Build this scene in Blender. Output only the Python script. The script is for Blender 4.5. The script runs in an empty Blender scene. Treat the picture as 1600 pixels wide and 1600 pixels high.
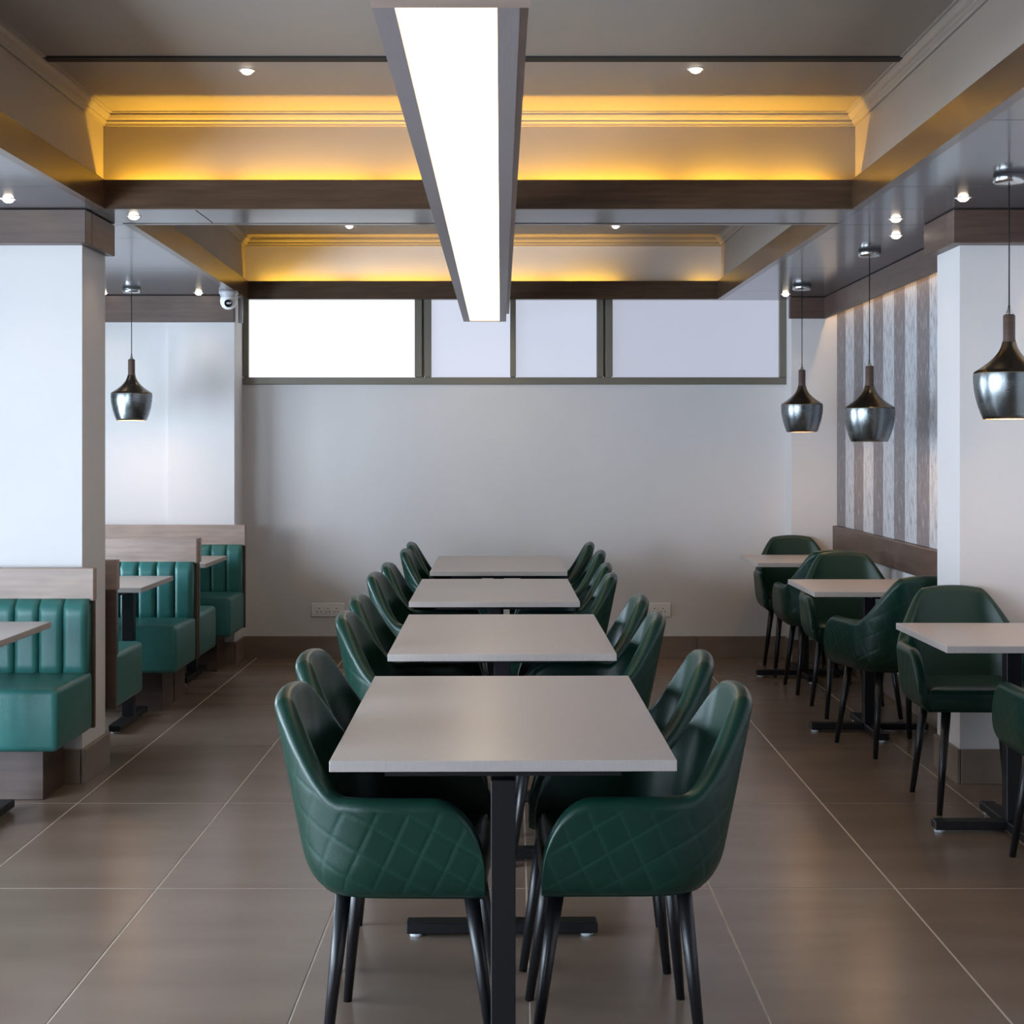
import bpy, bmesh, math, random
from mathutils import Vector
random.seed(7)
S = bpy.context.scene
COL = S.collection
PI = math.pi

# ------------------------------------------------------------------ camera
CAM_H, FPX, VX, VY = 1.455, 2300.0, 805.0, 700.0
cd = bpy.data.cameras.new('camera'); cam = bpy.data.objects.new('camera', cd); COL.objects.link(cam)
cam.location = (0, 0, CAM_H); cam.rotation_euler = (PI/2, 0, 0)
cd.sensor_width = 36; cd.lens = FPX/1600*36
cd.shift_x = (800-VX)/1600; cd.shift_y = -(800-VY)/1600
cd.clip_start = .05; cd.clip_end = 200
S.camera = cam

# ------------------------------------------------------------------ world, exposure
w = bpy.data.worlds.new('world'); S.world = w; w.use_nodes = True
bg = w.node_tree.nodes['Background']
bg.inputs[0].default_value = (.70, .84, 1.0, 1); bg.inputs[1].default_value = 18
S.view_settings.view_transform = 'Standard'; S.view_settings.look = 'None'
S.view_settings.gamma = 1; S.view_settings.exposure = 0.24
S.view_settings.use_curve_mapping = False

def area(name, loc, rot, sx, sy, power, color, portal=False, spread=PI):
    l = bpy.data.lights.new(name, 'AREA'); l.shape = 'RECTANGLE'; l.size = sx; l.size_y = sy
    l.energy = power; l.color = color; l.spread = spread
    if portal: l.cycles.is_portal = True
    o = bpy.data.objects.new(name, l); COL.objects.link(o); o.location = loc; o.rotation_euler = rot
    return o
# daylight comes in through the openings of the left wall and the front wall
WL = -3.9                      # left wall
WINS = [(-.4, 4.7, .30, 1.90), (6.3, 8.7, .30, 1.80)]          # y0 y1 z0 z1
FWIN = (-3.6, -2.75, .1, 2.0)   # x0 x1 z0 z1 in the front wall
YF, YB = -1.6, 10.22
for (a, b, c, d) in WINS:
    area('window_portal', (WL-.12, (a+b)/2, (c+d)/2), (0, -PI/2, 0), d-c, b-a, 1, (1, 1, 1), True)
area('window_portal', ((FWIN[0]+FWIN[1])/2, YF-.12, (FWIN[2]+FWIN[3])/2), (PI/2, 0, PI), FWIN[1]-FWIN[0], FWIN[3]-FWIN[2], 1, (1, 1, 1), True)

# ------------------------------------------------------------------ materials
def nt(m): m.use_nodes = True; return m.node_tree.nodes, m.node_tree.links
def mat(name, col, rough=.5, metal=0., spec=.5, var=.0, vscale=8., vstretch=(1, 1, 1), bump=0., bscale=60., rvar=0., coat=0.):
    m = bpy.data.materials.new(name); N, L = nt(m); b = N['Principled BSDF']
    b.inputs['Base Color'].default_value = (*col, 1); b.inputs['Roughness'].default_value = rough
    b.inputs['Metallic'].default_value = metal; b.inputs['Specular IOR Level'].default_value = spec
    b.inputs['Coat Weight'].default_value = coat
    tc = N.new('ShaderNodeTexCoord'); mp = N.new('ShaderNodeMapping'); mp.inputs['Scale'].default_value = vstretch
    L.new(tc.outputs['Object'], mp.inputs[0])
    if var or rvar:
        n = N.new('ShaderNodeTexNoise'); n.inputs['Scale'].default_value = vscale; n.inputs['Detail'].default_value = 6
        L.new(mp.outputs[0], n.inputs['Vector'])
        if var:
            r = N.new('ShaderNodeMapRange'); r.inputs[1].default_value = .3; r.inputs[2].default_value = .7
            r.inputs[3].default_value = 1-var; r.inputs[4].default_value = 1+var
            L.new(n.outputs[0], r.inputs[0])
            x = N.new('ShaderNodeVectorMath'); x.operation = 'SCALE'; x.inputs[0].default_value = col
            L.new(r.outputs[0], x.inputs['Scale']); L.new(x.outputs[0], b.inputs['Base Color'])
        if rvar:
            r = N.new('ShaderNodeMapRange'); r.inputs[1].default_value = .3; r.inputs[2].default_value = .7
            r.inputs[3].default_value = max(.02, rough-rvar); r.inputs[4].default_value = rough+rvar
            L.new(n.outputs[0], r.inputs[0]); L.new(r.outputs[0], b.inputs['Roughness'])
    if bump:
        n2 = N.new('ShaderNodeTexNoise'); n2.inputs['Scale'].default_value = bscale; n2.inputs['Detail'].default_value = 3
        L.new(mp.outputs[0], n2.inputs['Vector'])
        bp = N.new('ShaderNodeBump'); bp.inputs['Strength'].default_value = bump; bp.inputs['Distance'].default_value = .01
        L.new(n2.outputs[0], bp.inputs['Height']); L.new(bp.outputs[0], b.inputs['Normal'])
    return m
def emit(name, col, s):
    m = bpy.data.materials.new(name); N, L = nt(m); b = N['Principled BSDF']
    b.inputs['Base Color'].default_value = (*[c*.2 for c in col], 1); b.inputs['Roughness'].default_value = .5
    b.inputs['Emission Color'].default_value = (*col, 1); b.inputs['Emission Strength'].default_value = s
    return m
M = {}
M['wall'] = mat('wall_paint', (.70, .68, .68), .7, var=.02, vscale=2, bump=.05, bscale=180)
M['frontwall'] = mat('dark_fill_cut_wall', (.10, .075, .06), .5, var=.15, vscale=3)  # unseen front wall, coloured dark to cut fill light on the chairs
M['tray'] = mat('tray_paint', (.30, .26, .225), .6, var=.02, vscale=3)
M['soffit'] = mat('gloss_panel', (.10, .10, .108), .15, spec=.6, var=.04, vscale=2)
M['slot'] = mat('dark_slot', (.01, .01, .01), .8)
M['beam'] = mat('beam_laminate', (.075, .043, .024), .24, spec=.55, var=.25, vscale=3, vstretch=(1.2, 1.2, 14))
M['wood'] = mat('walnut_board', (.36, .265, .22), .42, var=.2, vscale=4, vstretch=(1, 1, 9), rvar=.05)
M['wood_dark'] = mat('dark_walnut', (.09, .056, .044), .4, var=.25, vscale=4, vstretch=(1, 1, 9))
M['tile'] = mat('floor_tile', (.20, .142, .108), .26, spec=.5, var=.04, vscale=1.6, vstretch=(1, 4, 1), rvar=.02)
def tile_mat():
    m = bpy.data.materials.new('floor_tile'); N, L = nt(m); b = N['Principled BSDF']
    b.inputs['Roughness'].default_value = .27
    g = N.new('ShaderNodeNewGeometry'); mp = N.new('ShaderNodeMapping'); mp.inputs['Scale'].default_value = (.9, 3.2, 1)
    L.new(g.outputs['Position'], mp.inputs[0])
    n = N.new('ShaderNodeTexNoise'); n.inputs['Scale'].default_value = 1.5; n.inputs['Detail'].default_value = 3; L.new(mp.outputs[0], n.inputs['Vector'])
    oi = N.new('ShaderNodeObjectInfo')
    a = N.new('ShaderNodeMath'); a.operation = 'MULTIPLY_ADD'; a.inputs[1].default_value = .12; L.new(oi.outputs['Random'], a.inputs[0]); L.new(n.outputs[0], a.inputs[2])
    r = N.new('ShaderNodeValToRGB'); r.color_ramp.elements[0].position = .25; r.color_ramp.elements[0].color = (.175, .122, .092, 1)
    r.color_ramp.elements[1].position = .85; r.color_ramp.elements[1].color = (.235, .172, .132, 1)
    L.new(a.outputs[0], r.inputs[0]); L.new(r.outputs[0], b.inputs['Base Color'])
    return m
M['tile'] = tile_mat()
M['skirt'] = mat('skirting_tile', (.22, .165, .128), .35, var=.12, vscale=3, vstretch=(1, 1, 4))
M['grout'] = mat('grout', (.62, .54, .46), .7)
M['laminate'] = mat('grey_laminate', (.44, .395, .375), .30, var=.04, vscale=40, vstretch=(6, .6, 1))
M['black'] = mat('black_steel', (.008, .008, .010), .42, spec=.4)
M['legblack'] = mat('black_leg', (.007, .007, .009), .35, spec=.5)
M['pad'] = mat('clear_foot_pad', (.55, .6, .62), .3)
M['booth'] = mat('teal_leather', (.032, .155, .142), .38, spec=.5, var=.06, vscale=30, bump=.12, bscale=220)
M['white'] = mat('white_plastic', (.86, .85, .84), .35)
M['grey_pl'] = mat('grey_plastic', (.45, .45, .47), .4)
M['lens'] = mat('dark_dome', (.01, .01, .015), .08)
M['frame'] = mat('window_aluminium', (.20, .18, .145), .4, metal=.3)
M['chrome'] = mat('brushed_nickel', (.62, .63, .64), .22, metal=1)
M['pend'] = mat('antique_pewter', (.23, .25, .26), .27, metal=1, rvar=.04, vscale=3, vstretch=(1, 1, 6), var=.05)
M['pend_up'] = mat('antique_bronze', (.20, .165, .12), .27, metal=1, var=.15, vscale=6)
M['pend_in'] = mat('pendant_inside', (.7, .55, .35), .4)
M['cord'] = mat('black_cord', (.01, .01, .01), .5)
M['lampframe'] = mat('lamp_frame_grey', (.23, .20, .205), .5, bump=.05, bscale=120, vstretch=(1, .1, 1))
M['diffuser'] = emit('lamp_diffuser', (1, .80, .55), 3.6)
M['down'] = emit('downlight_lens', (1, .80, .58), 14)
M['bulb'] = emit('bulb', (1, .66, .33), 25)
M['led'] = emit('led_strip', (1, .55, .09), 6)
M['pane0'] = emit('frosted_pane_bright', (.93, .97, 1.0), 1.0)
M['pane1'] = emit('frosted_pane_mid', (.80, .85, 1.0), .62)
M['pane2'] = emit('frosted_pane_mid_b', (.78, .84, 1.0), .56)
M['pane3'] = emit('frosted_pane_dim', (.80, .84, 1.0), .44)

def plank_mat(name, base, dark, amt):
    m = bpy.data.materials.new(name); N, L = nt(m); b = N['Principled BSDF']; b.inputs['Roughness'].default_value = .6
    tc = N.new('ShaderNodeTexCoord'); mp = N.new('ShaderNodeMapping'); mp.inputs['Scale'].default_value = (1, 26, 7)
    L.new(tc.outputs['Object'], mp.inputs[0])
    n = N.new('ShaderNodeTexNoise'); n.inputs['Scale'].default_value = 1.6; n.inputs['Detail'].default_value = 8; n.inputs['Roughness'].default_value = .75
    L.new(mp.outputs[0], n.inputs['Vector'])
    r = N.new('ShaderNodeValToRGB'); r.color_ramp.elements[0].position = amt; r.color_ramp.elements[0].color = (*dark, 1)
    r.color_ramp.elements[1].position = amt+.17; r.color_ramp.elements[1].color = (*base, 1)
    L.new(n.outputs[0], r.inputs[0]); L.new(r.outputs[0], b.inputs['Base Color'])
    return m
M['plank_l'] = plank_mat('pale_plank_print', (.52, .54, .58), (.22, .21, .22), .36)
M['plank_d'] = plank_mat('grey_brown_plank_print', (.19, .17, .18), (.50, .48, .50), .31)

def leather(name, col, stitch):
    m = bpy.data.materials.new(name); N, L = nt(m); b = N['Principled BSDF']
    b.inputs['Roughness'].default_value = .36; b.inputs['Specular IOR Level'].default_value = .42
    tc = N.new('ShaderNodeTexCoord')
    n = N.new('ShaderNodeTexNoise'); n.inputs['Scale'].default_value = 260; L.new(tc.outputs['Object'], n.inputs['Vector'])
    bp = N.new('ShaderNodeBump'); bp.inputs['Strength'].default_value = .1; bp.inputs['Distance'].default_value = .004
    L.new(n.outputs[0], bp.inputs['Height']); L.new(bp.outputs[0], b.inputs['Normal'])
    at = N.new('ShaderNodeAttribute'); at.attribute_name = 'stitch'
    mx = N.new('ShaderNodeMix'); mx.data_type = 'RGBA'
    mx.inputs['A'].default_value = (*col, 1); mx.inputs['B'].default_value = (*stitch, 1)
    L.new(at.outputs['Fac'], mx.inputs['Factor']); L.new(mx.outputs['Result'], b.inputs['Base Color'])
    return m
M['green'] = leather('green_leather', (.003, .030, .020), (.02, .08, .056))

# ------------------------------------------------------------------ helpers
def link(name, me, m=None, parent=None, loc=None, rz=0):
    o = bpy.data.objects.new(name, me); COL.objects.link(o)
    if m is not None and me is not None:
        if len(me.materials) == 0: me.materials.append(M[m] if isinstance(m, str) else m)
    if parent: o.parent = parent
    if loc is not None: o.location = loc
    o.rotation_euler.z = rz
    return o
def empty(name, loc, rz=0):
    o = bpy.data.objects.new(name, None); COL.objects.link(o); o.location = loc; o.rotation_euler.z = rz
    o.empty_display_size = .1
    return o
def tag(o, label, cat, group=None):
    o['label'] = label; o['category'] = cat
    if group: o['group'] = group
    return o
def struct(o, label=None):
    o['kind'] = 'structure'
    if label: o['label'] = label
    return o
def bm_mesh(bm, name='m', smooth=False):
    me = bpy.data.meshes.new(name); bmesh.ops.recalc_face_normals(bm, faces=bm.faces[:]); bm.to_mesh(me); bm.free()
    if smooth: me.polygons.foreach_set('use_smooth', [True]*len(me.polygons))
    return me
def add_box(bm, x0, x1, y0, y1, z0, z1):
    v = [bm.verts.new((x, y, z)) for z in (z0, z1) for x, y in ((x0, y0), (x1, y0), (x1, y1), (x0, y1))]
    for f in ((0, 3, 2, 1), (4, 5, 6, 7), (0, 1, 5, 4), (1, 2, 6, 5), (2, 3, 7, 6), (3, 0, 4, 7)): bm.faces.new([v[i] for i in f])
def box_me(x0, x1, y0, y1, z0, z1, bev=0, seg=2):
    bm = bmesh.new(); add_box(bm, x0, x1, y0, y1, z0, z1)
    if bev: bmesh.ops.bevel(bm, geom=bm.edges[:], offset=bev, segments=seg, affect='EDGES', profile=.5)
    return bm_mesh(bm, smooth=False)
def box(name, x0, x1, y0, y1, z0, z1, m, parent=None, bev=0, seg=2, smooth=False):
    """a box given in parent coordinates; its origin sits at its base centre"""
    cx, cy = (x0+x1)/2, (y0+y1)/2
    me = box_me(x0-cx, x1-cx, y0-cy, y1-cy, 0, z1-z0, bev, seg)
    if smooth: me.polygons.foreach_set('use_smooth', [True]*len(me.polygons))
    return link(name, me, m, parent, (cx, cy, z0))
def prism(name, pts, z0, z1, m, parent=None):
    bm = bmesh.new(); n = len(pts)
    cx = sum(p[0] for p in pts)/n; cy = sum(p[1] for p in pts)/n
    a = [bm.verts.new((p[0]-cx, p[1]-cy, 0)) for p in pts]; b = [bm.verts.new((p[0]-cx, p[1]-cy, z1-z0)) for p in pts]
    bm.faces.new(a[::-1]); bm.faces.new(b)
    for i in range(n): bm.faces.new((a[i], a[(i+1) % n], b[(i+1) % n], b[i]))
    return link(name, bm_mesh(bm), m, parent, (cx, cy, z0))
def lathe_me(prof, n=32):
    bm = bmesh.new(); rings = []
    for r, z in prof:
        if r < 1e-5: rings.append([bm.verts.new((0, 0, z))])
        else: rings.append([bm.verts.new((r*math.cos(2*PI*i/n), r*math.sin(2*PI*i/n), z)) for i in range(n)])
    for a, b in zip(rings, rings[1:]):
        for i in range(n):
            j = (i+1) % n
            if len(a) == 1 and len(b) == 1: continue
            if len(a) == 1: bm.faces.new((a[0], b[i], b[j]))
            elif len(b) == 1: bm.faces.new((a[i], a[j], b[0]))
            else: bm.faces.new((a[i], a[j], b[j], b[i]))
    me = bm_mesh(bm, smooth=True)
    return me
def rod_me(p, q, r0, r1, n=12):
    bm = bmesh.new(); p, q = Vector(p), Vector(q); d = (q-p).normalized()
    u = d.orthogonal().normalized(); v = d.cross(u)
    A = [bm.verts.new(p+(u*math.cos(2*PI*i/n)+v*math.sin(2*PI*i/n))*r0) for i in range(n)]
    B = [bm.verts.new(q+(u*math.cos(2*PI*i/n)+v*math.sin(2*PI*i/n))*r1) for i in range(n)]
    for i in range(n): bm.faces.new((A[i], A[(i+1) % n], B[(i+1) % n], B[i]))
    bm.faces.new(A[::-1]); bm.faces.new(B)
    me = bm_mesh(bm, smooth=False)
    for pl in me.polygons: pl.use_smooth = len(pl.vertices) == 4
    return me
def dup(o, loc, rz, label):
    def cp(src, parent):
        c = src.copy(); COL.objects.link(c); c.parent = parent
        for ch in src.children: cp(ch, c)
        return c
    r = cp(o, None); r.location = loc; r.rotation_euler.z = rz; r['label'] = label
    return r
HS = 2.48          # soffit height
HT = 2.912         # tray ceiling height
HB = 2.603         # top of the beams
WR = 2.20          # right wall behind the pillar
WN = 2.36          # right wall in front of the pillar

# ------------------------------------------------------------------ floor
FR = WN+.04
fl = struct(box('floor', WL, FR, YF, YB+.05, -.06, -.0012, 'grout'))
tw, tl, tx0, ty0 = .61, 1.165, .036, 4.864
tme = box_me(-tw/2+.0034, tw/2-.0034, -tl/2+.0034, tl/2-.0034, -.006, 0)
for i in range(-7, 5):
    for j in range(-6, 5):
        x0, x1, y0, y1 = tx0+i*tw, tx0+(i+1)*tw, ty0+j*tl, ty0+(j+1)*tl
        if x1 < WL+.02 or x0 > FR or y0 > YB or y1 < YF: continue
        if x0 >= WL-.2 and x1 <= FR+.2 and y1 <= YB+.05:
            xa, xb, ya, yb = max(x0, WL), min(x1, FR-.01), max(y0, YF), min(y1, YB+.04)
            if (xb-xa) > tw-.001 and (yb-ya) > tl-.001:
                t = link('tile', tme, 'tile', fl, ((x0+x1)/2-(WL+FR)/2, (y0+y1)/2-(YF+YB+.05)/2, .06))
                continue
        xa, xb, ya, yb = max(x0, WL), min(x1, FR-.01), max(y0, YF), min(y1, YB+.04)
        if xb-xa < .02 or yb-ya < .02: continue
        me = box_me((xa-xb)/2+.0034, (xb-xa)/2-.0034, (ya-yb)/2+.0034, (yb-ya)/2-.0034, -.006, 0)
        link('tile', me, 'tile', fl, ((xa+xb)/2-(WL+FR)/2, (ya+yb)/2-(YF+YB+.05)/2, .06))

# ------------------------------------------------------------------ walls
def multi(name, boxes, m, parent=None):
    bm = bmesh.new()
    x = min(b[0] for b in boxes); y = min(b[2] for b in boxes)
    for b in boxes: add_box(bm, b[0]-x, b[1]-x, b[2]-y, b[3]-y, b[4], b[5])
    return link(name, bm_mesh(bm), m, parent, (x, y, 0))
WZ0, WZ1 = 1.90, 2.56
struct(multi('wall_back', [(WL, WR+.15, YB, YB+.2, 0, WZ0), (WL, WR+.15, YB, YB+.2, WZ1, 3.05),
      (WL, -1.90, YB, YB+.2, WZ0, WZ1), (1.885, WR+.15, YB, YB+.2, WZ0, WZ1)], 'wall'))
lw = []
ys = [YF-.2] + [v for q in WINS for v in q[:2]] + [YB]
for a, b in zip(ys[0::2], ys[1::2]): lw.append((WL-.2, WL, a, b, 0, 3.05))
for (a, b, c, d) in WINS: lw += [(WL-.2, WL, a, b, 0, c), (WL-.2, WL, a, b, d, 3.05)]
struct(multi('wall_left', lw, 'wall'))
struct(multi('wall_right', [(WR, WR+.3, 6.70, YB, 0, 3.05), (WN, WN+.15, YF-.2, 6.70, 0, 3.05)], 'wall'))
struct(multi('wall_front', [(WL, FWIN[0], YF-.2, YF, 0, 3.05), (FWIN[1], WN, YF-.2, YF, 0, 3.05),
      (FWIN[0], FWIN[1], YF-.2, YF, 0, FWIN[2]), (FWIN[0], FWIN[1], YF-.2, YF, FWIN[3], 3.05)], 'frontwall'))
# columns and pillars
struct(box('wall_left_column', WL, -1.89, 9.93, YB, 0, HS, 'wall'))
struct(box('wall_left_column_face', -2.337, -1.89, 9.905, 9.93, 0, HS, 'wall'))
struct(box('wall_right_column', 1.88, WR, 10.02, YB, 0, HS, 'wall'))
struct(box('wall_left_pillar', -2.40, -1.88, 6.39, 6.75, 0, HS, 'wall'))
struct(box('wall_right_pillar', 1.93, WN, 6.39, 6.73, 0, HS, 'wall'))
# skirting tiles
def skirting(name, runs):
    root = struct(empty(name, (runs[0][0], runs[0][2], 0)))
    ox, oy = runs[0][0], runs[0][2]
    for (x0, x1, y0, y1) in runs:
        alongx = (x1-x0) > (y1-y0)
        L0, L1 = (x0, x1) if alongx else (y0, y1)
        k = max(1, round((L1-L0)/1.165)); st = (L1-L0)/k
        for i in range(k):
            a, b = L0+i*st+.0015, L0+(i+1)*st-.0015
            q = (a, b, y0, y1) if alongx else (x0, x1, a, b)
            box('skirting_tile', q[0]-ox, q[1]-ox, q[2]-oy, q[3]-oy, 0, .15, 'skirt', root, .002, 1)
skirting('baseboard_back', [(-1.88, 1.26, YB-.016, YB), (1.262, 1.88, YB-.016, YB)])
skirting('baseboard_left', [(-1.88, -1.862, 6.372, 6.768), (-2.40, -1.882, 6.372, 6.388)])
skirting('baseboard_recess', [(-1.889, -1.874, 9.89, 10.2), (-2.3, -1.89, 9.888, 9.903)])
skirting('baseboard_right', [(1.912, 1.928, 6.372, 6.73), (1.93, 2.35, 6.372, 6.388), (2.184, 2.199, 6.75, 10.0), (1.864, 1.879, 10.02, 10.2), (1.88, 2.18, 10.004, 10.019)])

# ------------------------------------------------------------------ back window
wn = struct(empty('window_1', (0, YB, WZ0)))
fx = lambda p: (p-VX)*YB/FPX
def wbar(x0, x1, z0, z1, y0=-.02, y1=.05, n='window_frame'): return box(n, x0, x1, y0, y1, z0-WZ0, z1-WZ0, 'frame', wn, .004, 1)
wbar(-1.89, 1.885, WZ0-.005, WZ0+.045); wbar(-1.89, 1.885, WZ1-.03, WZ1)
for a, b in ((380, 389), (648, 660), (663, 674), (797, 806), (932, 943), (946, 957), (1217, 1229)):
    wbar(fx(a), fx(b), WZ0+.045, WZ1-.03, -.03 if b-a < 10 and a > 700 else -.02, .05, 'mullion')
for k, (a, b) in enumerate(((389, 648), (674, 797), (806, 932), (957, 1217))):
    box('pane', fx(a), fx(b), .012, .02, .045, WZ1-.03-WZ0, 'pane%d' % k, wn)
box('pane', fx(660), fx(663), .012, .02, .045, WZ1-.03-WZ0, 'frame', wn); box('pane', fx(943), fx(946), .012, .02, .045, WZ1-.03-WZ0, 'frame', wn)
# frames of the openings that let the daylight in
for k, (a, b, c, d) in enumerate(WINS):
    r = struct(empty('window_%d' % (k+2), (WL-.1, a, c)))
    n = 4 if k == 0 else 3
    for i in range(n+1):
        yy = (b-a-.05)*i/n
        box('mullion', -.03, .03, yy, yy+.05, 0, d-c, 'frame', r)
    box('window_frame', -.03, .03, 0, b-a, 0, .05, 'frame', r); box('window_frame', -.03, .03, 0, b-a, d-c-.05, d-c, 'frame', r)
r = struct(empty('window_4', (FWIN[0], YF-.1, FWIN[2])))
for i in range(3):
    xx = (FWIN[1]-FWIN[0]-.06)*i/2
    box('mullion', xx, xx+.06, -.03, .03, 0, FWIN[3]-FWIN[2], 'frame', r)
box('window_frame', 0, FWIN[1]-FWIN[0], -.03, .03, 0, .05, 'frame', r); box('window_frame', 0, FWIN[1]-FWIN[0], -.03, .03, FWIN[3]-FWIN[2]-.05, FWIN[3]-FWIN[2], 'frame', r)

# ------------------------------------------------------------------ ceiling: soffits, trays, beams
ce = struct(box('ceiling', WL-.2, WR+.15, YF-.2, YB+.2, 3.05, 3.12, 'tray'))
cx0, cy0 = (WL-.2+WR+.15)/2, (YF+YB)/2
def cprism(name, pts, z0, z1, m):
    o = prism(name, pts, z0, z1, m); o.parent = ce; o.location.x -= cx0; o.location.y -= cy0; o.location.z -= 3.05; return o
Y1a, Y1b, Y2a, Y2b = 2.3, 6.30, 6.755, 10.12          # openings of tray 1 and tray 2
def xl(y): return -1.755 if y < 6.5 else -1.75-(y-Y2a)/(Y2b-Y2a)*.085
def xr(y): return 1.442 if y < 6.5 else 1.436-(y-Y2a)/(Y2b-Y2a)*.045
BT = .04                                               # beam board thickness
G = .003
cuts = [YF, .2, 1.2, 2.3, 3.45, 4.6, 5.77, 6.32, 6.765, 7.19, 8.4, 9.62, YB]
for a, b in zip(cuts, cuts[1:]):
    a1, b1 = a+G, b-G
    cprism('soffit_panel', [(WL, a1), (xl(a)-BT, a1), (xl(b)-BT, b1), (WL, b1)], HS, HS+.012, 'soffit')
    cprism('soffit_panel', [(xr(a)+BT, a1), (WR if a > 6.7 else WN, a1), (WR if a > 6.7 else WN, b1), (xr(b)+BT, b1)], HS, HS+.012, 'soffit')
for a, b in ((YF, .2), (.2, 1.2), (1.2, Y1a-BT)):
    for q0, q1 in ((xl(0)-BT, -.6), (-.6, .5), (.5, xr(0)+BT)):
        cprism('soffit_panel', [(q0+G, a+G), (q1-G, a+G), (q1-G, b-G), (q0+G, b-G)], HS, HS+.012, 'soffit')
for q0, q1 in ((xl(0)-BT, -1.377), (-1.377, -.16), (-.16, xr(0)+BT)):
    cprism('soffit_panel', [(q0+G, Y1b+BT), (q1-G, Y1b+BT), (q1-G, Y2a-BT), (q0+G, Y2a-BT)], HS, HS+.012, 'soffit')
cprism('soffit_panel', [(xl(Y2b)-BT, Y2b+BT), (xr(Y2b)+BT, Y2b+BT), (xr(Y2b)+BT, YB), (xl(Y2b)-BT, YB)], HS, HS+.012, 'soffit')
# backing above the panel joints
for (x0, x1, y0, y1) in ((WL, -1.9, YF, YB), (1.53, WN, YF, YB)):
    cprism('soffit_backing', [(x0, y0), (x1, y0), (x1, y1), (x0, y1)], HS+.03, HS+.035, 'slot')
YW1, YW2 = Y1b+.115, Y2a-BT                             # block between the two trays
cprism('tray_wall', [(xl(0)-BT, YW1), (xr(0)+BT, YW1), (xr(Y2a)+BT, YW2), (xl(Y2a)-BT, YW2)], HS+.02, 2.99, 'tray')
cprism('tray_wall', [(xl(0)-BT, Y1a-.2), (xr(0)+BT, Y1a-.2), (xr(0)+BT, Y1a-BT), (xl(0)-BT, Y1a-BT)], HS+.02, 2.99, 'tray')
for (a, b) in ((Y1a-BT, YW1), (YW2, YB)):
    for f, s in ((xl, -1), (xr, 1)):
        cprism('tray_wall', [(f(a if a > 6.5 else 0)+s*BT, a), (f(a if a > 6.5 else 0)+s*(BT+.05), a), (f(min(b, Y2b) if a > 6.5 else 0)+s*(BT+.05), b), (f(min(b, Y2b) if a > 6.5 else 0)+s*BT, b)], HS+.02, 2.99, 'tray')
# tray ceilings; the first has a dark slot across it
for a, b in ((Y1a-BT, 5.478), (5.522, YW1), (YW2, YB)):
    cprism('tray_ceiling', [(xl(0)-.1, a), (xr(0)+.1, a), (xr(0)+.1, b), (xl(0)-.1, b)], HT, HT+.03, 'tray')
cprism('slot_shade_strip', [(xl(0)-.035, 5.47), (xr(0)+.035, 5.47), (xr(0)+.035, 5.53), (xl(0)-.035, 5.53)], HT-.007, HT+.02, 'slot')  # black strip under the ceiling, painted as the shade inside the slot
# crown mouldings
def crown(p, q, nx, ny):
    """moulding from p to q on a wall whose face looks towards (nx, ny)"""
    prof = [(0, -.056), (.010, -.056), (.012, -.046), (.020, -.040), (.020, -.032), (.030, -.026), (.040, -.014), (.040, -.006), (.052, -.004), (.052, 0), (0, 0)]
    bm = bmesh.new(); R = []
    for e in (p, q): R.append([bm.verts.new((e[0]+nx*a-p[0], e[1]+ny*a-p[1], z)) for a, z in prof])
    n = len(prof)
    for i in range(n): bm.faces.new((R[0][i], R[0][(i+1) % n], R[1][(i+1) % n], R[1][i]))
    bm.faces.new(R[0]); bm.faces.new(R[1][::-1])
    o = link('crown_moulding', bm_mesh(bm), 'tray', ce, (p[0]-cx0, p[1]-cy0, HT-3.05))
XL1, XR1 = xl(0)-BT, xr(0)+BT
crown((XL1, YW1), (XR1, YW1), 0, -1)
crown((XL1, Y1a-BT), (XL1, YW1), 1, 0); crown((XR1, Y1a-BT), (XR1, YW1), -1, 0)
crown((xl(Y2b)-BT, YB), (xr(Y2b)+BT, YB), 0, -1)
crown((xl(Y2a)-BT, YW2), (xl(Y2b)-BT, YB), 1, 0); crown((xr(Y2a)+BT, YW2), (xr(Y2b)+BT, YB), -1, 0)
# wooden beams round both trays (boards with a gap behind the far ones for the light strip)
k = 0
def trim(name_pts, z0, z1, m='beam'):
    global k
    k += 1
    return struct(prism('trim_%d' % k, name_pts, z0, z1, m))
def ring(ya, yb, far_y):
    trim([(xl(ya), ya), (xl(yb), yb), (xl(yb)-BT, yb), (xl(ya)-BT, ya)], HS-.002, HB)
    trim([(xr(ya), ya), (xr(ya)+BT, ya), (xr(yb)+BT, yb), (xr(yb), yb)], HS-.002, HB)
    trim([(xl(yb)-BT, yb), (xr(yb)+BT, yb), (xr(yb)+BT, yb+BT*.8), (xl(yb)-BT, yb+BT*.8)], HS-.002, HB)
    trim([(xl(ya)-BT, ya-BT), (xr(ya)+BT, ya-BT), (xr(ya)+BT, ya), (xl(ya)-BT, ya)], HS-.002, HB)
ring(Y1a, Y1b, YW1); ring(Y2a, Y2b, YB)
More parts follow.
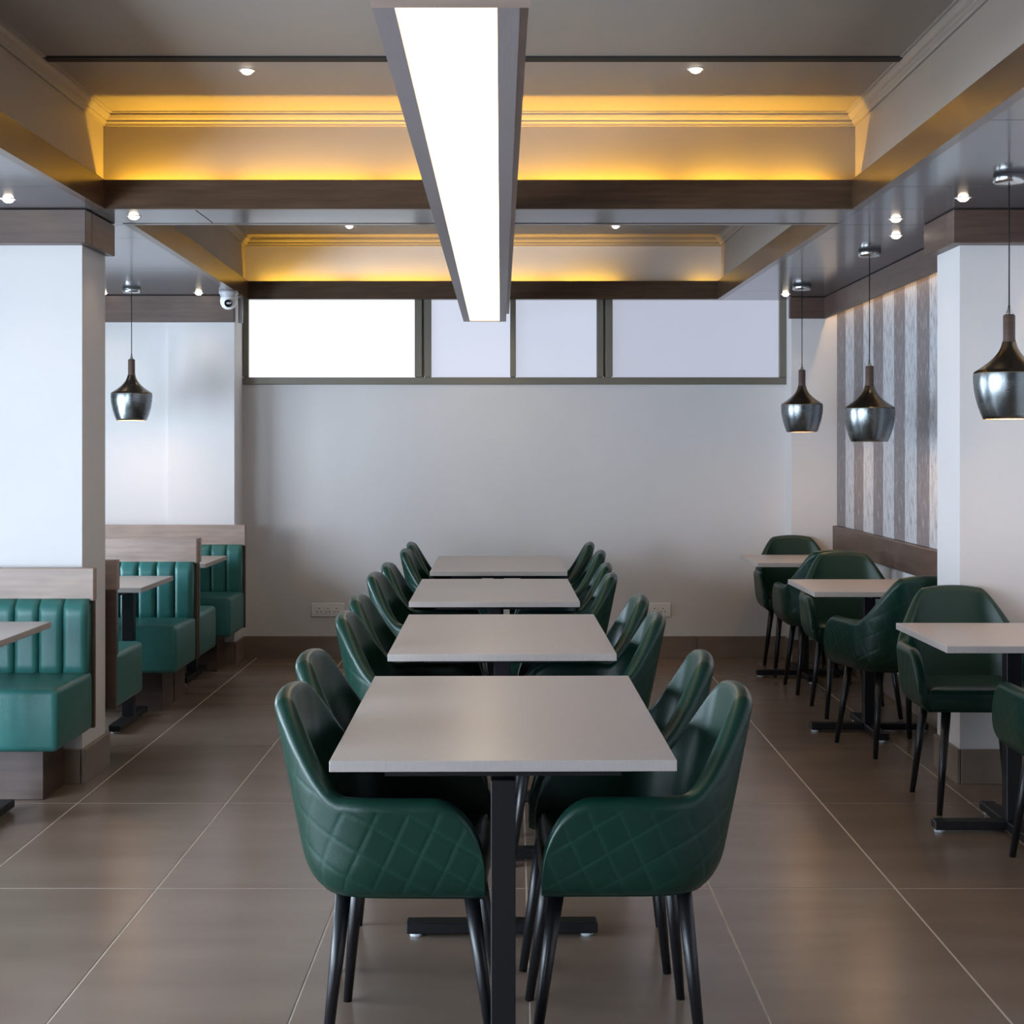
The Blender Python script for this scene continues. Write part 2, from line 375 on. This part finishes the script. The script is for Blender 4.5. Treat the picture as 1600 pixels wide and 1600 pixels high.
# caps on the pillars, fascias over the columns and along the right wall
HC = 2.334
def tbox(x0, x1, y0, y1, z0, z1, m):
    global k
    k += 1
    return struct(box('trim_%d' % k, x0, x1, y0, y1, z0, z1, m, None, .003, 1))
tbox(-2.45, -1.838, 6.30, 6.39, HC, HS-.003, 'wood_dark'); tbox(-1.88, -1.838, 6.391, 6.76, HC, HS-.003, 'wood_dark')
tbox(1.876, WN, 6.30, 6.389, HC, HS-.003, 'wood_dark'); tbox(1.876, 1.93, 6.391, 6.76, HC, HS-.003, 'wood_dark')
tbox(WL, -1.885, 9.86, 9.904, 2.30, HS-.003, 'wood_dark')
tbox(1.86, 2.10, 9.975, 10.019, HC, HS-.003, 'wood_dark')
tbox(2.095, 2.115, 6.762, 10.018, HC, HS-.003, 'wood_dark')
tbox(2.25, 2.27, 1.5, 6.299, HC, HS-.003, 'wood_dark')
# right wall: plank print panel and the wooden rail under it
pw = struct(empty('trim_%d' % (k+1), (WR, 10.0, .93)))
e = [10.01, 9.75, 9.505, 9.25, 8.99, 8.755, 8.50, 8.265, 8.02, 7.775, 7.53, 7.285, 7.04, 6.79]
for i, (b, a) in enumerate(zip(e, e[1:])):
    box('plank', -.012, -.001, a-10.0+.0008, b-10.0-.0008, 0, HS-.94, 'plank_d' if i % 2 == 0 else 'plank_l', pw)
k += 1
tbox(2.156, 2.1985, 6.74, 10.0, .765, .928, 'wood_dark')

# ------------------------------------------------------------------ light strips in the coves
LEDC = (1, .55, .045)
def strip(x0, x1, y, z, power, rot, label, axis='x'):
    L = x1-x0
    root = empty('light_strip', ((x0+x1)/2, y, z) if axis == 'x' else (y, (x0+x1)/2, z))
    tag(root, label, 'light strip')
    me = box_me(-L/2, L/2, -.005, .005, -.006, 0) if axis == 'x' else box_me(-.005, .005, -L/2, L/2, -.006, 0)
    link('strip_tape', me, 'white', root)
    a = area('strip_light', (0, 0, .004), rot, L if axis == 'x' else .012, .012 if axis == 'x' else L, power, LEDC)
    a.parent = root
    return root
P1 = 6.8
segs = [(-1.72, -1.30), (-1.22, -.62), (-.56, .02), (.06, .66), (.74, 1.05), (1.10, 1.36)]
names = ['at the booth end of', 'second from the booths behind', 'third from the booths behind', 'third from the wallpaper behind', 'second from the wallpaper behind', 'at the wallpaper end of']
for (a, b), nm in zip(segs, names):
    strip(a, b, 6.378, 2.54, P1*1.15*(b-a), (PI, 0, 0), 'amber light strip hidden %s the beam between the ceiling trays' % nm)
segs2 = [(-1.76, -1.20), (-1.12, -.50), (-.44, .2), (.26, .70), (1.24, 1.37)]
names2 = names[:4]+['at the wallpaper end of']
for (a, b), nm in zip(segs2, names2):
    strip(a, b, 10.185, 2.515, P1*(b-a)*.62, (PI, 0, 0), 'amber light strip hidden %s the beam above the window' % nm)
strip(6.8, 9.98, 2.15, HS-.012, 4.5, (0, 0, 0), 'warm light strip behind the fascia above the plank wallpaper', 'y')
strip(2.0, 6.25, 2.31, HS-.012, 5.0, (0, 0, 0), 'warm light strip behind the fascia before the right pillar', 'y')
for o in bpy.data.objects:
    if o.name.startswith('strip_light') and o.parent and o.parent['label'].startswith('warm'):
        o.data.color = (1, .62, .28); o.location.z = -.008

# ------------------------------------------------------------------ long lamp
LA, LB, LZ = 2.82, 9.85, 2.30
lx = lambda y: -.133-(y-LA)/(LB-LA)*.07       # its centre line drifts slightly
lamp = tag(empty('linear_ceiling_lamp', (0, 0, LZ)), 'long boxed lamp with glowing diffuser hung along the middle of the ceiling', 'ceiling lamp')
def lprism(name, a0, a1, y0, y1, z0, z1, m):
    o = prism(name, [(lx(y0)+a0, y0), (lx(y0)+a1, y0), (lx(y1)+a1, y1), (lx(y1)+a0, y1)], z0, z1, m); o.parent = lamp; o.location.z -= LZ; return o
HWL = .142; HD = .099
lprism('side_frame', -HWL, -HD, LA, LB, LZ, LZ+.05, 'lampframe'); lprism('side_frame', HD, HWL, LA, LB, LZ, LZ+.05, 'lampframe')
lprism('end_frame', -HD, HD, LB-.02, LB, LZ, LZ+.05, 'lampframe'); lprism('end_frame', -HWL, HWL+.02, LA-.07, LA-.001, LZ-.002, LZ+.14, 'wood')
lprism('diffuser', -HD+.001, HD-.001, LA, LB-.021, LZ+.006, LZ+.02, 'diffuser')
lprism('housing', -HWL+.003, HWL+.02, LA, LB-.01, LZ+.051, LZ+.14, 'wood')
for y in (3.4, 5.2, 7.6, 9.4):
    link('suspension_rod', rod_me((lx(y), y, .14), (lx(y), y, HT-LZ), .006, .006), 'chrome', lamp)

# ------------------------------------------------------------------ recessed downlights
dl_ring = lathe_me([(.024, .004), (.024, -.002), (.033, -.002), (.035, 0), (.035, .004)], 24)
dl_lens = lathe_me([(0, -.016), (.009, -.015), (.016, -.012), (.021, -.007), (.023, 0)], 24)
def downlight(x, y, z, label, power=1.8):
    r = tag(empty('downlight', (x, y, z)), label, 'downlight', 'recessed ceiling downlights')
    link('trim_ring', dl_ring, 'grey_pl', r); link('lens', dl_lens, 'down', r)
    l = bpy.data.lights.new('downlight_lamp', 'SPOT'); l.energy = power; l.color = (1, .72, .45); l.spot_size = 1.5; l.spot_blend = .7; l.shadow_soft_size = .03
    o = bpy.data.objects.new('downlight_lamp', l); COL.objects.link(o); o.parent = r; o.location = (0, 0, -.04)
for x, y, z, lb in (
    (-1.035, 5.68, HT, 'lit downlight on the booth side of the big slotted ceiling tray'),
    (.694, 5.66, HT, 'lit downlight on the wallpaper side of the big slotted ceiling tray'),
    (-1.088, 9.66, HT, 'lit downlight on the booth side of the ceiling tray by the window'),
    (.659, 9.66, HT, 'lit downlight on the wallpaper side of the ceiling tray by the window'),
    (-2.087, 6.06, HS, 'lit downlight in the grey panel in front of the left pillar cap'),
    (-1.687, 6.51, HS, 'lit downlight between the two trays beside the left pillar cap'),
    (-2.72, 9.72, HS, 'lit downlight by the left fascia behind the hanging pendant'),
    (-2.09, 9.72, HS, 'lit downlight by the left fascia next to the dome camera'),
    (1.835, 6.03, HS, 'lit downlight in the dark panel in front of the right pillar cap'),
    (1.703, 6.585, HS, 'lit downlight just in front of its twin beside the right pillar cap'),
    (1.837, 7.10, HS, 'lit downlight behind its twin beside the right pillar cap'),
    (1.80, 9.80, HS, 'lit downlight at the window corner beside the right fascia')):
    downlight(x, y, z, lb)

# ------------------------------------------------------------------ pendants
def bez(p0, p1, p2, p3, n):
    out = []
    for i in range(n+1):
        t = i/n; out.append(tuple((1-t)**3*a+3*(1-t)**2*t*b+3*(1-t)*t*t*c+t**3*d for a, b, c, d in zip(p0, p1, p2, p3)))
    return out
up = bez((.026, .285), (.036, .235), (.085, .205), (.126, .178), 12)
lo = [(.1295, .170)]+bez((.130, .160), (.130, .10), (.112, .04), (.094, 0), 10)
me_up = lathe_me([(0, .29), (.024, .29)]+up+[(.129, .172)], 40)
me_lo = lathe_me(lo+[(.091, .0)], 40)
me_in = lathe_me([(.091, .001), (.108, .05), (.124, .12), (.124, .165), (.08, .2), (.02, .24), (0, .24)], 32)
me_neck = lathe_me([(0, .392), (.018, .392), (.022, .386), (.022, .30), (.026, .283)], 24)
me_gl = lathe_me([(.0, .425), (.004, .425), (.006, .41), (.011, .40), (.011, .39)], 16)
me_bulb = lathe_me([(0, .045), (.028, .055), (.036, .08), (.03, .11), (.016, .14), (0, .145)], 20)
me_can = lathe_me([(0, 0), (.058, 0), (.058, -.03), (.050, -.036), (.012, -.038), (0, -.038)], 32)
pend = None
def pendant(x, y, zb, label):
    r = tag(empty('pendant_lamp', (x, y, zb)), label, 'pendant lamp', 'pewter pendant lamps')
    s = link('shade', me_lo, 'pend', r); link('shade_top', me_up, 'pend_up', r)
    link('shade_lining', me_in, 'pend_in', s)
    link('neck', me_neck, 'wood_dark', r); link('cord_grip', me_gl, 'chrome', r)
    link('bulb', me_bulb, 'bulb', r)
    link('cord', rod_me((0, 0, .41), (0, 0, HS-zb-.03), .0028, .0028, 8), 'cord', r)
    link('ceiling_rose', me_can, 'chrome', r, (0, 0, HS-zb))
    l = bpy.data.lights.new('bulb_light', 'POINT'); l.energy = 2.8; l.color = (1, .66, .36); l.shadow_soft_size = .035
    o = bpy.data.objects.new('bulb_light', l); COL.objects.link(o); o.parent = r; o.location = (0, 0, .03)
pendant(1.849, 5.51, 1.563, 'pewter pendant lamp with wooden neck in front of the right pillar')
pendant(1.834, 7.62, 1.488, 'pewter pendant lamp with wooden neck hanging before the plank wallpaper')
pendant(1.80, 9.24, 1.555, 'pewter pendant lamp with wooden neck by the right end of the window')
pendant(-2.45, 9.40, 1.63, 'pewter pendant lamp with wooden neck above the booth by the left fascia')

# ------------------------------------------------------------------ booths
BX0, BX1 = -3.86, -1.81
def channel_me(wd, h, d):
    bm = bmesh.new(); nx, nz = 8, 10; g = []
    for j in range(nz+1):
        row = []
        for i in range(nx+1):
            a = i/nx*2-1; z = j/nz
            bul = (1-abs(a)**7)**.5
            ez = min(1, (min(z, 1-z)*h/.03)); ez = math.sqrt(max(0, 1-(1-ez)**2))
            row.append(bm.verts.new((a*wd/2, -d*(.80+.20*bul)*(.55+.45*ez), z*h)))
        g.append(row)
    for j in range(nz):
        for i in range(nx): bm.faces.new((g[j][i], g[j][i+1], g[j+1][i+1], g[j+1][i]))
    bb = [bm.verts.new((x, 0, z)) for x, z in ((-wd/2, 0), (wd/2, 0), (wd/2, h), (-wd/2, h))]
    bm.faces.new(bb)
    bm.faces.new([bb[0]]+[v for v in g[0]]+[bb[1]]); bm.faces.new([bb[3]]+[v for v in g[-1]]+[bb[2]])
    bm.faces.new([bb[0], bb[3]]+[g[j][0] for j in range(nz, -1, -1)]); bm.faces.new([bb[1], bb[2]]+[g[j][-1] for j in range(nz, -1, -1)])
    return bm_mesh(bm, smooth=True)
CH = .103
ch_me = channel_me(CH-.002, .345, .085)
def soft_box_me(x0, x1, y0, y1, z0, z1, r):
    me = box_me(x0, x1, y0, y1, z0, z1, r, 4); me.polygons.foreach_set('use_smooth', [True]*len(me.polygons)); return me
def booth(yb, front, label, x1=BX1, depth=.52):
    """bench whose backboard starts at yb; front=-1 faces the camera side, +1 faces the back wall"""
    wdt = x1-BX0
    r = tag(empty('booth_bench', (x1, yb, 0), 0 if front < 0 else PI), label, 'booth bench', 'green booth benches')
    s = 1 if front < 0 else -1
    X = lambda a: s*a                       # a is measured from the aisle end (negative = towards the window wall)
    def bx(name, a0, a1, y0, y1, z0, z1, m, bev=.003, seg=1):
        q0, q1 = sorted((X(a0), X(a1))); return box(name, q0, q1, y0, y1, z0, z1, m, r, bev, seg)
    bx('backboard', -wdt, 0, -.022, 0, .25, .80, 'wood_dark')
    bx('top_rail', -wdt, .004, -.05, 0, .80, .94, 'wood')
    n = int((wdt-.02)/CH)
    for i in range(n):
        c = link('back_channel', ch_me, 'booth', r, (X(-.012-CH*(i+.5)), -.022, .465))
    q0, q1 = sorted((X(-wdt+.01), X(-.004)))
    link('seat', soft_box_me(q0, q1, -depth, -.024, .245, .50, .028), 'booth', r)
    bx('plinth', -wdt, -.14, -.27, 0, 0, .245, 'wood_dark')
    return r
booth(6.355, -1, 'green channel-back booth bench standing against the left pillar front')
booth(6.785, 1, 'green booth bench behind the left pillar with its seat end showing', x1=-1.84)
booth(8.40, -1, 'green channel-back booth bench back to back with another between two booth tables')
booth(8.425, 1, 'green booth bench facing the recess wall, back to back with another')
booth(9.89, -1, 'green channel-back booth bench standing against the recess wall by the window')

# ------------------------------------------------------------------ tables
def long_table(cx, cy, w_, d_, label, group, rz=0, ins=(.155, .155)):
    """rectangular table, long side along local y, a column with foot bar near each short end"""
    r = tag(empty('dining_table', (cx, cy, 0), rz), label, 'table', group)
    top = box('table_top', -w_/2, w_/2, -d_/2, d_/2, .7245, .75, 'laminate', r, .0015, 1)
    box('apron_bar', -.03, .03, -d_/2+.1, d_/2-.1, .692, .724, 'black', r)
    for s in (-1, 1):
        y = s*(d_/2-ins[0 if s < 0 else 1])
        box('column', -.0285, .0285, y-.03, y+.03, .045, .692, 'black', r, .002, 1)
        box('cross_arm', -w_/2+.12, w_/2-.12, y-.02, y+.02, .70, .724, 'black', r)
        f = box('foot_bar', -.285, .285, y-.03, y+.03, .012, .045, 'black', r, .004, 1)
        for q in (-.255, .255):
            link('foot_pad', rod_me((q, 0, -.012), (q, 0, 0), .02, .02), 'pad', f)
    return r
grp = 'grey tables in the middle row'
TY = [(3.32, 4.555, 785, .0), (5.04, 6.24, 784, .0), (6.75, 7.93, 773, 0), (8.40, 9.62, 779, 0)]
tl_ = ['farthest from the window wall', 'third from the window wall', 'second from the window wall', 'nearest the window wall']
TC = []
INS = [(.09, .155), (.155, .20), (.155, .22), (.155, .22)]
for (a, b, px, rz), nm, ins in zip(TY, tl_, INS):
    x = (px-VX)*((a+b)/2)/FPX
    TC.append((x, (a+b)/2))
    long_table(x, (a+b)/2, .785, b-a, 'grey-topped rectangular table of the middle row, %s' % nm, grp, math.radians(.7), ins)
# booth tables: long side across, towards the window wall
for (a, b, lb) in ((5.28, 5.98, 'grey-topped booth table in front of the pillar booth'),
                   (7.42, 8.12, 'grey-topped booth table between the left pillar and the double booth'),
                   (8.96, 9.64, 'grey-topped booth table under the left pendant lamp')):
    long_table(-1.885-.6, (a+b)/2, b-a, 1.2, lb, 'grey booth tables', -PI/2)
def square_table(cx, cy, w_, label):
    r = tag(empty('square_table', (cx, cy, 0)), label, 'table', 'square tables along the right wall')
    box('table_top', -w_/2, w_/2, -w_/2, w_/2, .7245, .75, 'laminate', r, .0015, 1)
    box('column', -.0285, .0285, -.0285, .0285, .045, .7, 'black', r, .002, 1)
    box('top_plate', -.2, .2, -.03, .03, .7, .724, 'black', r); box('top_plate', -.03, .03, -.2, .2, .7, .724, 'black', r)
    f = box('foot_bar', -.30, .30, -.03, .03, .012, .045, 'black', r, .004, 1)
    g = box('foot_bar', -.03, .03, -.30, .30, .012, .0449, 'black', r, .004, 1)
    for q in (-.275, .275):
        link('foot_pad', rod_me((q, 0, -.012), (q, 0, 0), .02, .02), 'pad', f); link('foot_pad', rod_me((0, q, -.012), (0, q, 0), .02, .02), 'pad', g)
RT = [(1.885, 5.585, 'square grey table in front of the right pillar'),
      (1.815, 7.56, 'square grey table beside the plank wallpaper, under the middle pendant'),
      (1.835, 9.37, 'square grey table in the corner by the right end of the window')]
for x, y, lb in RT: square_table(x, y, .70, lb)

# ------------------------------------------------------------------ chairs
ZB, ZA, ZT = .405, .645, .865
def chair_meshes():
    # plan path of the outer shell, from the front of the left arm round the back to the front of the right arm
    W, XF, XC, XBK = .272, .182, -.05, -.255
    pts = []
    nA = 60
    for i in range(nA): pts.append((XF+(XC-XF)*i/nA, W))
    nB = 160; nn = 2.9
    for i in range(nB+1):
        th = PI/2*(i/nB*2-1)   # -pi/2..pi/2
        c, s_ = math.cos(th), math.sin(th)
        pts.append((XC+(XBK-XC)*abs(c)**(2/nn), -W*math.copysign(abs(s_)**(2/nn), s_)))
    for i in range(1, nA+1): pts.append((XC+(XF-XC)*i/nA, -W))
    # resample by length
    ac = [0]
    for a, b in zip(pts, pts[1:]): ac.append(ac[-1]+math.dist(a, b))
    T = ac[-1]; NS = 320; P = []; j = 0
    for i in range(NS+1):
        d = T*i/NS
        while j < len(ac)-2 and ac[j+1] < d: j += 1
        f = (d-ac[j])/max(1e-9, ac[j+1]-ac[j]); P.append(tuple(a+(b-a)*f for a, b in zip(pts[j], pts[j+1])))
    sm = lambda t: (lambda t: t*t*(3-2*t))(max(0, min(1, t)))
    TH = .05
    bm = bmesh.new(); st = bm.verts.layers.float.new('stitch')
    loops = []
    NV = 44
    for i, (x, y) in enumerate(P):
        a, b = P[max(0, i-1)], P[min(NS, i+1)]
        tx, ty = b[0]-a[0], b[1]-a[1]; ln = math.hypot(tx, ty); nx, ny = ty/ln, -tx/ln     # outward
        if nx*x+ny*y < 0 and abs(y) > .1: nx, ny = -nx, -ny
        s = (i/NS-.5)*T                      # signed distance from back centre
        q = abs(s)
        back = 1-sm((q-.12)/.25)             # 1 at the back, 0 on the arms
        # top edge
        top = ZA+(ZT-ZA)*(1-sm((q-.125)/.185)) - .010*(q/.125)**2*(q < .125) - .010*(q >= .125)*(1-sm((q-.125)/.185))
        if x > .06: top = ZB+.05+(ZA-ZB-.05)*math.sqrt(max(0, 1-((x-.06)/(XF-.06+.002))**2))
        if abs(y) > .2 and x > -.1 and x <= .06: top += .0
        th = TH*(1-.25*sm((x-.06)/.13))
        def off(z):
            t = (z-ZB)/.09
            ins = .045*(1-math.sqrt(max(0, 1-(1-t)**2))) if t < 1 else 0
            fl_ = .022*(z-ZB)/.25*(1-back*.6)
            lean = .17*(z-ZB)*back
            nar = .35*max(0, z-ZA)         # the back narrows upward
            return ins, fl_, lean, nar
        loop = []
        rr = th/2
        zt = max(top-rr, ZB+.02)
        def put(z, inner, qd=0, stv=0):
            ins, fl_, lean, nar = off(z)
            d = -ins*(0 if inner else 1)+fl_-inner+qd
            v = bm.verts.new((x+nx*d-lean, (y+ny*d)*(1-nar), z)); v[st] = stv; loop.append(v)
        for kz in range(NV+1):               # outer face
            z = ZB+(zt-ZB)*kz/NV
            A = (q-(z-ZB)*.46)/.072; B = (q*.6+(z-ZB))/.080
            g = min(abs(A-round(A)), abs(B-round(B)))
            fade = sm((z-ZB)/.02)*sm((zt-z)/.015+.2)
            put(z, 0, (-.0013*math.exp(-(g/.06)**2)+.0005)*fade, .5*math.exp(-(g/.025)**2)*fade)
        for kz in range(1, 8):               # rim
            a_ = PI*kz/8
            ins, fl_, lean, nar = off(zt)
            d = fl_-rr+rr*math.cos(a_)
            z = zt+rr*math.sin(a_)
            v = bm.verts.new((x+nx*d-lean, (y+ny*d)*(1-nar), z)); v[st] = 0; loop.append(v)
        for kz in range(13):                 # inner face
            z = zt+(ZB+.005-zt)*kz/12
            put(z, th, .0)
        loops.append(loop)
    n = len(loops[0])
    for A, B in zip(loops, loops[1:]):
        for i in range(n): bm.faces.new((A[i], A[(i+1) % n], B[(i+1) % n], B[i]))
    bm.faces.new(loops[0][::-1]); bm.faces.new(loops[-1])
    shell = bm_mesh(bm, 'shell', True)
    # seat cushion
    base = [(x, y) for (x, y) in P[::8]]
    ring0 = []
    for (x, y) in base:
        ring0.append((x*.93 if x < 0 else x, y*.90))
    fr = [(.176, -.225), (.182, -.18), (.186, 0), (.182, .18), (.176, .225)]
    poly = ring0+fr
    cx, cy = -.01, 0
    bm = bmesh.new(); st = bm.verts.layers.float.new('stitch'); R = []
    for z, sc in ((ZB-.004, .90), (ZB-.002, .955), (ZB+.012, .985), (ZB+.05, .992), (ZB+.068, .98), (ZB+.082, .945), (ZB+.09, .86), (ZB+.094, .6), (ZB+.095, .25)):
        R.append([bm.verts.new((cx+(x-cx)*sc, cy+(y-cy)*sc, z)) for x, y in poly])
    m = len(poly)
    for A, B in zip(R, R[1:]):
        for i in range(m): bm.faces.new((A[i], A[(i+1) % m], B[(i+1) % m], B[i]))
    bm.faces.new(R[0][::-1]); bm.faces.new(R[-1])
    seat = bm_mesh(bm, 'seat', True)
    return shell, seat
shell_me, seat_me = chair_meshes()
chair = tag(empty('tub_chair', (0, 0, 0)), '', 'chair', 'green quilted tub chairs')
link('shell', shell_me, 'green', chair); link('seat', seat_me, 'green', chair)
for sx in (-1, 1):
    for sy in (-1, 1):
        link('leg', rod_me((sx*.15-.01, sy*.155, ZB+.01), (sx*.2, sy*.2, 0), .0195, .0115, 16), 'legblack', chair)
first = [True]
def put_chair(x, y, rz, label):
    if first[0]:
        first[0] = False; chair.location = (x, y, 0); chair.rotation_euler.z = rz; chair['label'] = label
    else: dup(chair, (x, y, 0), rz, label)
near = ['farthest from window', 'third from window', 'second from window', 'nearest window']
# (left x, left y) and (right x, right y) pairs for each table of the middle row
rows = [([(-.245, 3.67), (-.285, 4.28)], [(.24, 3.685), (.23, 4.285)]),
        ([(-.30, 5.31), (-.32, 5.93)], [(.195, 5.30), (.19, 5.92)]),
        ([(-.355, 6.99), (-.345, 7.60)], [(.14, 6.98), (.155, 7.60)]),
        ([(-.33, 8.65), (-.34, 9.28)], [(.18, 8.53), (.155, 9.27)])]
for t, (Ls, Rs) in enumerate(rows):
    for i, (x, y) in enumerate(Ls):
        put_chair(x, y, math.radians(random.uniform(-3, 3)), 'green tub chair, booth side of middle table %s, %s' % (near[t], ('farther from that window', 'closer to that window')[i]))
    for i, (x, y) in enumerate(Rs):
        put_chair(x, y, PI+math.radians(random.uniform(-3, 3)), 'green tub chair, wallpaper side of middle table %s, %s' % (near[t], ('farther from that window', 'closer to that window')[i]))
put_chair(1.88, 6.03, -PI/2, 'green quilted tub chair with its back against the right pillar')
put_chair(1.97, 5.04, PI/2, 'green quilted tub chair facing the right pillar across the square table')
put_chair(1.83, 7.13, PI/2+math.radians(14), 'green quilted tub chair turned askew at the wallpaper table, behind the pillar chair')
put_chair(1.87, 8.10, -PI/2, 'green quilted tub chair facing the wallpaper table from its window side')
put_chair(1.86, 8.86, PI/2, 'green quilted tub chair at the corner table, back to the wallpaper table chair')
put_chair(1.87, 9.66, -PI/2, 'green quilted tub chair at the corner table with its back to the column')

# ------------------------------------------------------------------ small things
def socket(x, z, label):
    r = tag(empty('socket_plate', (x, YB, z)), label, 'socket plate', 'switch and socket plates')
    box('plate', -.113, .113, -.012, 0, 0, .093, 'white', r, .003, 1)
    for i, a in enumerate((-.085, -.025, .035)):
        s = box('socket_insert', a, a+.052, -.015, -.012, .02, .073, 'white', r, .0015, 1)
        for q in ((-.011, .012), (.011, .012), (0, .034)):
            box('pin_hole', q[0]-.003, q[0]+.003, -.0034, -.0016, q[1], q[1]+.007, 'slot', s)
    box('rocker_switch', .092, .106, -.016, -.012, .03, .063, 'white', r, .001, 1)
socket((512.5-VX)*YB/FPX, .285, 'white socket plate on the back wall on the booth side')
socket((1022-VX)*YB/FPX, .285, 'white socket plate on the back wall on the wallpaper side')
c = tag(empty('dome_camera', (-1.87, 9.60, HS)), 'white dome security camera on the ceiling by the left end of the window', 'camera')
link('camera_base', lathe_me([(0, 0), (.062, 0), (.062, -.018), (.052, -.03), (.05, -.045)], 28), 'grey_pl', c)
link('camera_body', lathe_me([(.05, -.045), (.054, -.06), (.052, -.085), (.04, -.108), (.02, -.12), (0, -.123)], 28), 'white', c)
ln = link('camera_lens', lathe_me([(0, 0), (.016, .002), (.024, .010), (.026, .02)], 20), 'lens', c, (.012, -.05, -.082)); ln.rotation_euler = (-PI/2+.35+PI, 0, 0)
p = tag(link('conduit_pipe', rod_me((0, 0, 0), (0, 0, .17), .017, .017), 'grey_pl', None, (-1.86, 9.97, HS-.18)), 'short grey conduit pipe beside the left end of the window', 'pipe')
